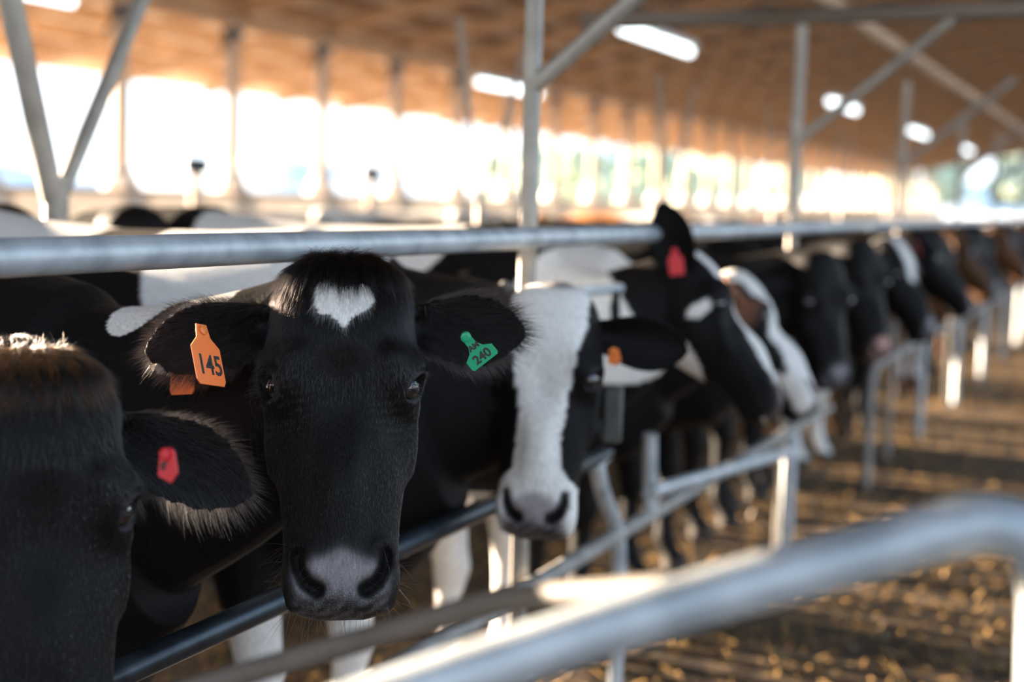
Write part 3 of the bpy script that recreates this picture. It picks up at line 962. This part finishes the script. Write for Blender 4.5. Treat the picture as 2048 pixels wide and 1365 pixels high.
    for (c, r) in pattern.get('ear_glow', []):  # reddish sunlight through the thin ear, painted into the coat colour
        dd = np.sqrt((((hlc - np.array(c)) / np.array(r)) ** 2).sum(1))
        k_ = (np.clip(1.4 - dd, 0, 1) * (ax_ > .105))[:, None]
        colr = colr * (1 - k_) + np.array((0.42, 0.20, 0.12)) * k_
    # bare muzzle skin
    pad = 1 / (1 + np.exp(-(uu - 0.452 - 0.35 * ax_ + 0.004 * hz) / 0.004)) * (nn > -0.095) * (ax_ < 0.085) * ishead
    pad *= 1 / (1 + np.exp((ax_ - 0.066 - 0.0 * uu) / 0.004))
    padc = pattern.get('pad', PADG)
    mott = np.clip(0.5 + 0.9 * wobble(hlc, 240.0, 2), 0.15, 1.3)[:, None]
    lower = (1 / (1 + np.exp(-(uu - 0.515) / 0.006)))[:, None]
    padcol = padc * (1 - lower) + padc * 0.55 * mott * lower
    colr = colr * (1 - pad[:, None]) + padcol * pad[:, None]
    dn, t_ = nostril(ax_, uu)
    pk = ((1 / (1 + np.exp((dn - 0.0090 - 0.004 * t_) / 0.0012))) * ((nn > -0.085) & ishead))[:, None]
    colr = colr * (1 - pk) + np.array((0.006, 0.005, 0.005)) * pk; pad = pad * (1 - pk[:, 0])
    wet = pad * (0.25 + 0.7 * lower[:, 0])
    hoof = co[:, 2] < 0.055
    colr[hoof] = (0.05, 0.042, 0.035)
    if pattern.get('eye_rim', True):
        for s in (-1, 1):
            d_ = np.linalg.norm(hlc - EYE_C * np.array([s, 1, 1]) - np.array([s * 0.012, 0.0, 0.012]), axis=1)
            k_ = (d_ < 0.026)
            colr[k_] = (0.035, 0.032, 0.034); wet[k_] = 0.5
    ca = me.color_attributes.new('coat', 'FLOAT_COLOR', 'POINT')
    ca.data.foreach_set('color', np.concatenate([colr, wet[:, None]], 1).reshape(-1).astype(np.float32))
    me.materials.clear(); me.materials.append(M['coat'])
    base = np.array([wx[0], wx[1], 0.0]) - hd * 0.6
    base[2] = 0
    me.transform(Matrix.Translation(Vector(-base)))
    me.polygons.foreach_set('use_smooth', [True] * len(me.polygons))
    me.name = 'cow_body'
    ob = link(name, me, None, base)
    tag(ob, label, 'cow', group)
    # eyes
    for s in (-1, 1):
        c = tow(EYE_C * np.array([s, 1, 1])) - base
        bm = bmesh.new()
        bmesh.ops.create_uvsphere(bm, u_segments=28, v_segments=18, radius=0.0212)
        em = bpy.data.meshes.new('eye'); bm.to_mesh(em); bm.free()
        em.polygons.foreach_set('use_smooth', [True] * len(em.polygons)); em.materials.append(M['eye'])
        off = norm((s * 0.88, 0.02, 0.48)) * (0.0 if voxel < 0.009 else 0.012)
        eo = link('eye', em, ob, c + off @ Rm)
    info = dict(ob=ob, base=base, Rm=Rm, poll=poll, tow=tow, me=me, co=co, hlc=hlc, col=colr, ears=earinfo, l=l, u=u, n=n, eye=EYE_C, hd=hd, neck=neck_at)
    return info

def surf_samples(ci, nsamp, mask_fn, seed=1):
    """area-weighted random points on the cow's skin where mask_fn(head-local) > rnd"""
    me = ci['me']; r = np.random.default_rng(seed)
    npl = len(me.polygons)
    area = np.empty(npl, np.float32); me.polygons.foreach_get('area', area)
    cen = np.empty(npl * 3, np.float32); me.polygons.foreach_get('center', cen); cen = cen.reshape(-1, 3)
    nor = np.empty(npl * 3, np.float32); me.polygons.foreach_get('normal', nor); nor = nor.reshape(-1, 3)
    tot = np.empty(npl, np.int32); me.polygons.foreach_get('loop_start', tot)
    lv = np.empty(len(me.loops), np.int32); me.loops.foreach_get('vertex_index', lv)
    hl = (cen.astype(float) + ci['base'] - ci['poll']) @ ci['Rm'].T
    wgt = area * mask_fn(hl, (nor.astype(float)) @ ci['Rm'].T)
    p = wgt / wgt.sum()
    idx = r.choice(npl, nsamp, p=p)
    i0 = tot[idx]
    v0, v1, v2 = lv[i0], lv[i0 + 1], lv[i0 + 2]
    loc = ci['co'] - ci['base']
    b = r.dirichlet((1, 1, 1), nsamp)
    pts = loc[v0] * b[:, :1] + loc[v1] * b[:, 1:2] + loc[v2] * b[:, 2:]
    cols = ci['col'][v0]
    nrm_ = nor[idx].astype(float)
    return pts, nrm_, cols, hl[idx], r

def unit(a): return a / (np.linalg.norm(a, axis=1, keepdims=True) + 1e-12)

def furnish(ci, n_face, n_poll, n_ear, seed=1):
    """short coat, poll tuft, ear fringes, whiskers and lashes on a near head"""
    ob, Rm = ci['ob'], ci['Rm']
    l, u, n = ci['l'], ci['u'], ci['n']
    # short face coat
    def mk(h, nl):
        x, uu, nn = h.T
        m = (uu > -0.03) & (uu < 0.50) & (np.abs(x) < 0.14) & (nn > -0.2)
        # keep clear of eyes and bare nose
        for s in (-1, 1):
            d = np.linalg.norm(h - ci['eye'] * np.array([s, 1, 1]) - np.array([s * .012, 0, .01]), axis=1)
            m &= d > 0.030
        m &= ~((uu > 0.445) & (np.abs(x) < 0.075) & (nn > -0.095))
        return m * np.where(nl[:, 2] > -0.35, 1.0, 0.15)
    pts, nr, col, hl, r = surf_samples(ci, n_face, mk, seed)
    flow = np.tile(u, (len(pts), 1)) + np.outer(hl[:, 0] * 4.5 * np.exp(-((hl[:, 1] - .12) / .1) ** 2), l)
    # whorl between the eyes: hair above it runs upward and outward
    up_ = np.exp(-((hl[:, 1] - 0.17) / 0.035) ** 2) * np.exp(-(hl[:, 0] / 0.05) ** 2)
    flow -= np.outer(1.6 * up_, u) 
    flow = unit(flow - nr * (flow * nr).sum(1, keepdims=True))
    flow = unit(flow + r.normal(0, 0.10, flow.shape))
    isw = col[:, 0] > 0.4
    ln = np.interp(hl[:, 1], [-.03, .06, .14, .25, .5], [.022, .018, .013, .008, .006]) * r.uniform(0.7, 1.2, len(pts))
    ln[isw] *= 1.35
    lift = np.where(isw, 0.36, np.interp(hl[:, 1], [0, .12, .25], [.34, .26, .2]))[:, None]
    var = r.uniform(0.75, 1.35, (len(pts), 1))
    hair_obj('short_coat', ob, pts - nr * 0.0006, unit(flow + nr * lift), ln, np.clip(col * var, 0, .95), 0.00020, 4, -nr * 0.12)
    # poll tuft
    def mkp(h, nl):
        x, uu, nn = h.T
        return ((uu > -0.06) & (uu < 0.055 - 0.25 * np.abs(x)) & (np.abs(x) < 0.075) & (nn > -0.14)).astype(float)
    pts, nr, col, hl, r = surf_samples(ci, n_poll, mkp, seed + 1)
    clump = np.sin(hl[:, 0] * 260 + 2 * np.sin(hl[:, 1] * 90))
    fl = np.tile(u * 1.0 + n * 0.35, (len(pts), 1)) + np.outer(hl[:, 0] * 3 + 0.22 * clump, l)
    fl = unit(fl - nr * (fl * nr).sum(1, keepdims=True) * 0.8 + nr * 0.32 + r.normal(0, 0.10, fl.shape))
    ln = r.uniform(0.026, 0.050, len(pts))
    hair_obj('forelock', ob, pts - nr * 0.001, fl, ln, np.clip(BLACK * r.uniform(.8, 1.8, (len(pts), 1)), 0, .9), 0.00022, 6, np.tile(u * 0.35 - n * 0.3, (len(pts), 1)))
    # ear hair
    for s, fr in zip((1, -1), ci['ears']):
        base, e_, fn, wv, L = fr
        def mke(h, nl, s=s):
            x, uu, nn = h.T
            t = ((h - base) @ e_) / L
            return ((t > 0.2) & (t < 1.06) & (np.abs(x) > 0.115) & (np.abs((h - base) @ wv) < 0.075) & (np.abs((h - base) @ fn) < 0.055)).astype(float)
        pts, nr, col, hl, r = surf_samples(ci, n_ear, mke, seed + 2 + s)
        ew, ww = e_ @ Rm, wv @ Rm
        t = ((hl - base) @ e_) / L
        wpos = ((hl - base) @ wv) / 0.06
        inner = (nr @ (fn @ Rm)) > 0.2
        edge = np.clip(np.abs(wpos), 0, 1) ** 2
        fl = np.tile(ew * 0.9, (len(pts), 1)) + np.outer(wpos * (0.9 + edge), ww) + nr * np.where(inner, 0.55, 0.35)[:, None]
        fl = unit(fl + r.normal(0, 0.22, fl.shape))
        ln = (0.010 + 0.010 * edge + 0.008 * np.clip(t, 0, 1) + 0.010 * inner) * r.uniform(0.6, 1.2, len(pts))
        hair_obj('ear_hair', ob, pts, fl, ln, np.clip(BLACK * r.uniform(.8, 1.6, (len(pts), 1)), 0, .9), 0.00020, 5, np.tile(ew * 0.25 + u * 0.15, (len(pts), 1)))
    # whiskers
    r = np.random.default_rng(seed + 9)
    def mkw(h, nl):
        x, uu, nn = h.T
        return ((uu > 0.44) & (np.abs(x) < 0.12) & (nn < -0.02) & (nn > -0.16)).astype(float)
    pts, nr, col, hl, r = surf_samples(ci, 150, mkw, seed + 8)
    fl = unit(nr + r.normal(0, 0.3, nr.shape) + u * 0.3)
    hair_obj('whiskers', ob, pts, fl, r.uniform(0.02, 0.055, len(pts)), np.tile(BLACK * 2, (len(pts), 1)), 0.00022, 5, np.tile(u * 0.2, (len(pts), 1)))
    # eyelashes
    rts, dr = [], []
    for s in (-1, 1):
        c = ci['eye'] * np.array([s, 1, 1])
        outv = norm((s * 0.88, 0.02, 0.48)); tv = norm(np.array([0, 1, 0]) - outv * outv[1]); fv_ = np.cross(outv, tv)
        for q in range(46):
            a = r.uniform(math.pi * 1.02, math.pi * 1.98)
            al, am = 0.023 * math.cos(a), 0.0145 * math.sin(a)
            a1 = al * 0.80 - am * 0.60; a2 = al * 0.60 + am * 0.80
            rts.append(c + fv_ * a1 + tv * a2 + outv * 0.019)
            dr.append(norm(outv * 1.0 + tv * (a2 * 14 - 0.15) + fv_ * a1 * 14 + r.normal(0, .1, 3)))
    rts = np.array(rts) @ Rm + ci['poll'] - ci['base']; dr = np.array(dr) @ Rm
    hair_obj('eyelashes', ob, rts, dr, r.uniform(.018, .028, len(rts)), np.tile(BLACK * .6, (len(rts), 1)), 0.00030, 5, np.tile(u * 0.35, (len(rts), 1)))

def ear_point(ci, k, t, wfrac, lift):
    base, e_, fn, wv, L = ci['ears'][k]
    p = base + e_ * (t * L) + wv * (wfrac * 0.06) + fn * lift
    return ci['tow'](p), fn @ ci['Rm'], e_ @ ci['Rm'], wv @ ci['Rm']

hz_dir = lambda a: np.array([math.cos(a), math.sin(a), 0])
def face_axes(az, pitch, roll=0.0):
    """az: heading the face looks to (radians), pitch: face line below horizontal (deg)"""
    p = math.radians(pitch); c = hz_dir(az); z = np.array([0, 0, 1.0])
    u = c * math.cos(p) - z * math.sin(p); n = c * math.sin(p) + z * math.cos(p)
    if roll:
        l = np.cross(n, u); cr, sr = math.cos(roll), math.sin(roll)
        u = u * cr + l * sr
        n = np.cross(u, l * cr - (u * cr - l * sr) * 0) if False else n
    return u, n

# --- 1: black cow with the white star, looking at the viewer
poll = at_depth(688, 492, 2.13)
az = math.atan2(EYE[1] - poll[1], EYE[0] - poll[0]) + math.radians(1.5)
u, n = face_axes(az, 72)
star = [(-.043, .066), (-.036, .055), (-.020, .052), (-.006, .060), (.002, .066), (.014, .062), (.030, .060), (.040, .068), (.045, .084), (.036, .096), (.020, .106), (.010, .114), (.003, .130),
        (-.006, .122), (-.018, .110), (-.036, .106), (-.044, .090)]
hero = make_cow('black cow with a white heart-shaped star and orange ear tag, facing the viewer', poll, u, n, (-1.80, 1.90), math.radians(-6), 0.0042,
                dict(face=[star], body=[((.30, .02, 1.345), (.04, .3, .075)), ((.40, .05, 1.28), (.035, .2, .075))], seed=1),
                ears=((0.06, -0.20, -0.05, 0.0), (0.20, -0.02, 0.05, 0.30)), smooth_it=3, name='cow')
furnish(hero, 70000, 9000, 6000, 1)
hb = hero['base']
# tags: orange in the right ear (image left), green in the left ear
ctag = at_depth(413, 710, 2.02)
make_tag(hero['ob'], hb, 'ear_tag', 'orange ear tag printed 145', M['tag_orange'], ctag, camdir(.46, -.12, -.88), camdir(-.28, 1, -.2), 0.062, 0.092,
         [('145', 0.042, (0.002, -0.017), 0)], 'plate', squeeze=0.85)
make_tag(hero['ob'], hb, 'ear_tag', 'rear half of the orange ear tag', M['tag_orange'], at_depth(366, 742, 2.20), camdir(.9, .05, .4), camdir(-.1, 1, -.2), 0.045, 0.074)
ctag = at_depth(950, 697, 2.03)
rt = camdir(.79, .61, .1)
make_tag(hero['ob'], hb, 'ear_tag', 'green ear tag printed 240', M['tag_green'], ctag, rt, camdir(-.46, .88, 0.2), 0.046, 0.052,
         [('240', 0.0185, (0.001, -0.0155), 0), ('AM', 0.0115, (0.0, 0.003), 0)], 'flare')

# --- 0: black cow cut by the left edge, red tag
poll = at_depth(72, 690, 1.72)
az = math.atan2(EYE[1] - poll[1], EYE[0] - poll[0]) + math.radians(8)
u, n = face_axes(az, 78)
c0 = make_cow('black cow with a red ear tag, cut off by the left edge of the photo', poll, u, n, (-1.82, 1.21), math.radians(-3), 0.0055,
              dict(seed=2, brown_head=[((0.0, 0.02, -.04), (.10, .06, .08))]), ears=((0.38, -0.08, -0.05, 0.0), (0.1, -0.1, 0, 0)), smooth_it=3)
furnish(c0, 26000, 6000, 5000, 31)
make_tag(c0['ob'], c0['base'], 'ear_tag', 'red ear tag with a black mark', M['tag_red'], at_depth(335, 935, 1.60), camdir(.85, .1, .5), camdir(.12, 1, .1), 0.030, 0.036,
         [('9', 0.018, (-0.003, 0.003), 2.2)], 'point')

# --- 2: cow with the broad white blaze
poll = at_depth(1098, 556, 3.02)
az = math.atan2(EYE[1] - poll[1], EYE[0] - poll[0]) - math.radians(9)
u, n = face_axes(az, 74)
blaze = [(-.085, .0), (.088, .0), (.085, .1), (.07, .17), (.058, .25), (.048, .33), (.05, .40), (.085, .44), (.095, .60), (-.095, .60), (-.085, .44), (-.05, .40), (-.045, .33), (-.05, .25), (-.065, .17), (-.08, .1)]
c2 = make_cow('cow with a broad white blaze and a neck collar, behind the starred cow', poll, u, n, (-1.72, 2.74), math.radians(0), 0.008,
              dict(face=[blaze], seed=3, socks=0.55, body=[((.05, 0, 1.3), (.42, .4, .30)), ((-.75, 0, 1.35), (.22, .35, .2)), ((-.2, -.2, .9), (.2, .3, .2))], pad=PADG * 1.3 + PINK * .12,
                   head=[((0, .0, -.06), (.09, .05, .09))], brown_head=[((0.02, -.015, -.03), (.05, .03, .05))]),
              ears=((0.12, -0.2, -0.1, 0.1), (0.1, -0.2, 0, 0)), smooth_it=3, height=1.04)
make_tag(c2['ob'], c2['base'], 'ear_tag', 'small orange ear tag', M['tag_orange'], at_depth(1228, 716, 2.98), camdir(.9, .1, .3), camdir(.1, 1, .2), 0.03, 0.036, None, 'point')
cb = at_depth(1226, 830, 3.10)
cx_ = camdir(1, -.05, .2); cu_ = camdir(-.14, 1, 0); cz_ = np.cross(cx_, cu_)
cu_ = np.cross(cz_, cx_)
MB().box(cb, (0.040, 0.125, 0.035), (norm(cx_), norm(cu_), norm(cz_))).build('collar_box', M['box'], c2['ob'], c2['base'])
# collar strap ring round the neck
nc, nhw, nhh, nup, ntg = c2['neck'](0.74)
nsd = np.cross(ntg, nup)
mb = MB()
mb.tube([nc + nsd * (nhw + .012) * math.cos(a) + nup * (nhh + .014) * math.sin(a) for a in np.linspace(0, 2 * math.pi, 41)], 0.010, 8, caps=False)
mb.build('collar', M['strap'], c2['ob'], c2['base'])

# --- 3: cow in profile
poll = at_depth(1392, 486, 4.08)
u = camdir(.47, -.84, .26); n = camdir(.86, .48, .10)
stripe = [(-.088, .035), (.07, .03), (.06, .1), (.045, .2), (.03, .3), (.03, .42), (.04, .6), (-.055, .6), (-.055, .42), (-.048, .3), (-.062, .2), (-.082, .1)]
c3 = make_cow('cow in profile with a white face stripe and a red ear tag', poll, u, n, (-1.76, 3.76), math.radians(2), 0.008,
              dict(face=[stripe], seed=5, body=[((-.5, 0, 1.35), (.5, .4, .28)), ((.42, -.05, 1.22), (.34, .35, .22))], socks=.66, head=[((-.115, .20, -.09), (.03, .02, .04)), ((0, .28, -.20), (.12, .10, .04))], pad=PADG * .8 + PINK * .2),
              ears=((0.0, -0.3, 0.2, 0), (-1.25, 0.30, 0.0, 0, (-1.0, 0.75, -0.05))), smooth_it=3, height=1.04)
ep, fnw, ew, ww = ear_point(c3, 1, 0.50, 0.0, 0.035)
make_tag(c3['ob'], c3['base'], 'ear_tag', 'red ear tag', M['tag_red'], ep - np.array([0, 0, 0.03]), camdir(.9, .1, .3), camdir(.1, 1, .1), 0.042, 0.075, None, 'plate')

# --- 4: second profile head, just beyond the first
poll = at_depth(1484, 528, 4.72)
u = camdir(.47, -.84, .26); n = camdir(.86, .48, .14)
wide = [(-.10, .0), (.10, .0), (.10, .2), (.08, .35), (.10, .6), (-.10, .6), (-.085, .35), (-.095, .2)]
make_cow('pale-faced cow in profile with a sunlight-tinted ear, its head just beyond the striped profile head', poll, u, n, (-1.80, 4.49), math.radians(1), 0.011,
         dict(face=[wide], seed=11, body=[((-.3, 0, 1.35), (.6, .4, .2))], pad=PADG + PINK * .3, ear_glow=[((-.19, .11, -.10), (.13, .10, .10))]),
         ears=((0.0, -0.3, 0, 0), (0.1, 0.05, 0.0, 0, (-.2, 0, 1.0))), smooth_it=3)

# --- the rest of the row, each with its own coat and turn of the head
rest = [
    # y, px, py, depth, azimuth off +X (deg), pitch, label, pattern, tag
    (5.34, 1602, 492, 5.5, -34, 77, 'plain black cow facing the alley, between the pale profile head and the teal-tagged cow', dict(seed=10), None),
    (6.24, 1690, 468, 6.2, -32, 72, 'black cow with a teal ear tag and a pink-lipped muzzle', dict(seed=12, pad=PINK), 'teal'),
    (6.905, 1752, 462, 6.9, -16, 62, 'black cow with a short white blaze, next after the teal-tagged cow', dict(seed=13, face=[[(-.05, .0), (.05, .0), (.05, .15), (.03, .26), (-.03, .26), (-.05, .15)]], body=[((-.4, 0, 1.3), (.4, .4, .3))]), 'orange'),
    (7.56, 1800, 440, 7.6, 4, 52, 'black cow with a red ear tag, head higher than its neighbours', dict(seed=14), 'red'),
    (8.215, 1846, 446, 8.2, -20, 64, None, dict(seed=15, socks=.6), None),
    (9.05, 1896, 440, 9.0, 8, 56, None, dict(seed=16, base=BROWN * .35), None),
    (9.75, 1925, 442, 9.8, -10, 60, None, dict(seed=17, body=[((-.7, 0, 1.3), (.5, .4, .4))]), None),
    (10.45, 1948, 436, 10.6, -30, 66, None, dict(seed=18), 'yellow'),
    (11.8, 1980, 440, 11.7, 0, 55, None, dict(seed=19, base=BROWN * .5), None),
    (12.5, 2000, 438, 12.5, -20, 60, None, dict(seed=20, socks=.5), None),
    (13.2, 2015, 438, 13.3, -15, 60, None, dict(seed=21), None),
    (14.55, 2036, 436, 14.6, -10, 58, None, dict(seed=22, base=BROWN * .4), None),
    (15.3, 2046, 436, 15.3, -25, 62, None, dict(seed=23, body=[((-.3, 0, 1.3), (.4, .4, .4))]), None),
    (16.05, 2056, 436, 16.1, -5, 60, None, dict(seed=24), None),
]
far_labels = ['black cow with white lower legs, next after the red-tagged cow', 'dark brown cow beyond the black cows, head level with the rail', 'black and white cow far down the barrier, white on its back',
              'black cow with a yellow ear tag far down the barrier', 'brown cow far down the barrier near the right edge', 'black cow with white socks near the right edge of the photo',
              'plain black cow near the right edge, third from the end of the row', 'dark brown cow at the right edge of the photo', 'black and white cow at the right edge of the photo', 'last black cow of the row, at the right edge']
fi = 0
for (yb, px, py, dep, azd, pit_, lb, pat, tg) in rest:
    p = at_depth(px, py, dep)
    p = np.array([max(min(p[0], -1.0), -1.12), min(max(p[1], yb - 0.2), yb + 0.3), min(p[2], 1.425)])
    u, n = face_axes(math.radians(azd), pit_)
    if lb is None:
        lb = far_labels[fi]; fi += 1
    ci = make_cow(lb, p, u, n, (-1.8 + rng.uniform(-.05, .05), yb), math.radians(rng.uniform(-3, 3)), 0.016 if dep < 8 else 0.02, pat,
                  ears=((rng.uniform(0, .3), rng.uniform(-.3, 0), 0, 0), (rng.uniform(0, .3), rng.uniform(-.3, 0), 0, 0)), smooth_it=3)
    if tg:
        ep, fnw, ew, ww = ear_point(ci, 1 if tg in ('teal',) else 1, 0.55, 0.0, 0.02)
        make_tag(ci['ob'], ci['base'], 'ear_tag', tg + ' ear tag', M['tag_' + tg], ep - ww * 0.02, norm(ew), norm(ww), 0.06, 0.075)

# a few cows resting in the far stalls
bgc = [(-6.6, 8.8, 200, 'white-backed cow standing in the stalls behind the barrier, nearest of those'), (-7.2, 12.5, 185, 'pale cow standing in the stalls behind the barrier, further along'),
       (-6.5, 17.0, 170, 'tan cow standing in the stalls far behind the barrier')]
for i, (x, y, hd_, lb) in enumerate(bgc):
    h = math.radians(hd_)
    u, n = face_axes(h + .2, 50)
    pp = np.array([x, y, 1.36]) + hz_dir(h) * 0.75
    make_cow(lb, pp, u, n, (x, y), h, 0.02, dict(seed=40 + i, base=[WHITE * .9, WHITE * .8, BROWN * 2.2][i], body=[((-.9, 0, 1.2), (.4, .5, .4))] if i == 2 else []), smooth_it=3, group='cows standing in the stalls')
print('TRIS', sum(len(o.data.loop_triangles) if o.data.loop_triangles else sum(len(p.vertices) - 2 for p in o.data.polygons) for o in scn.objects if o.type == 'MESH'))
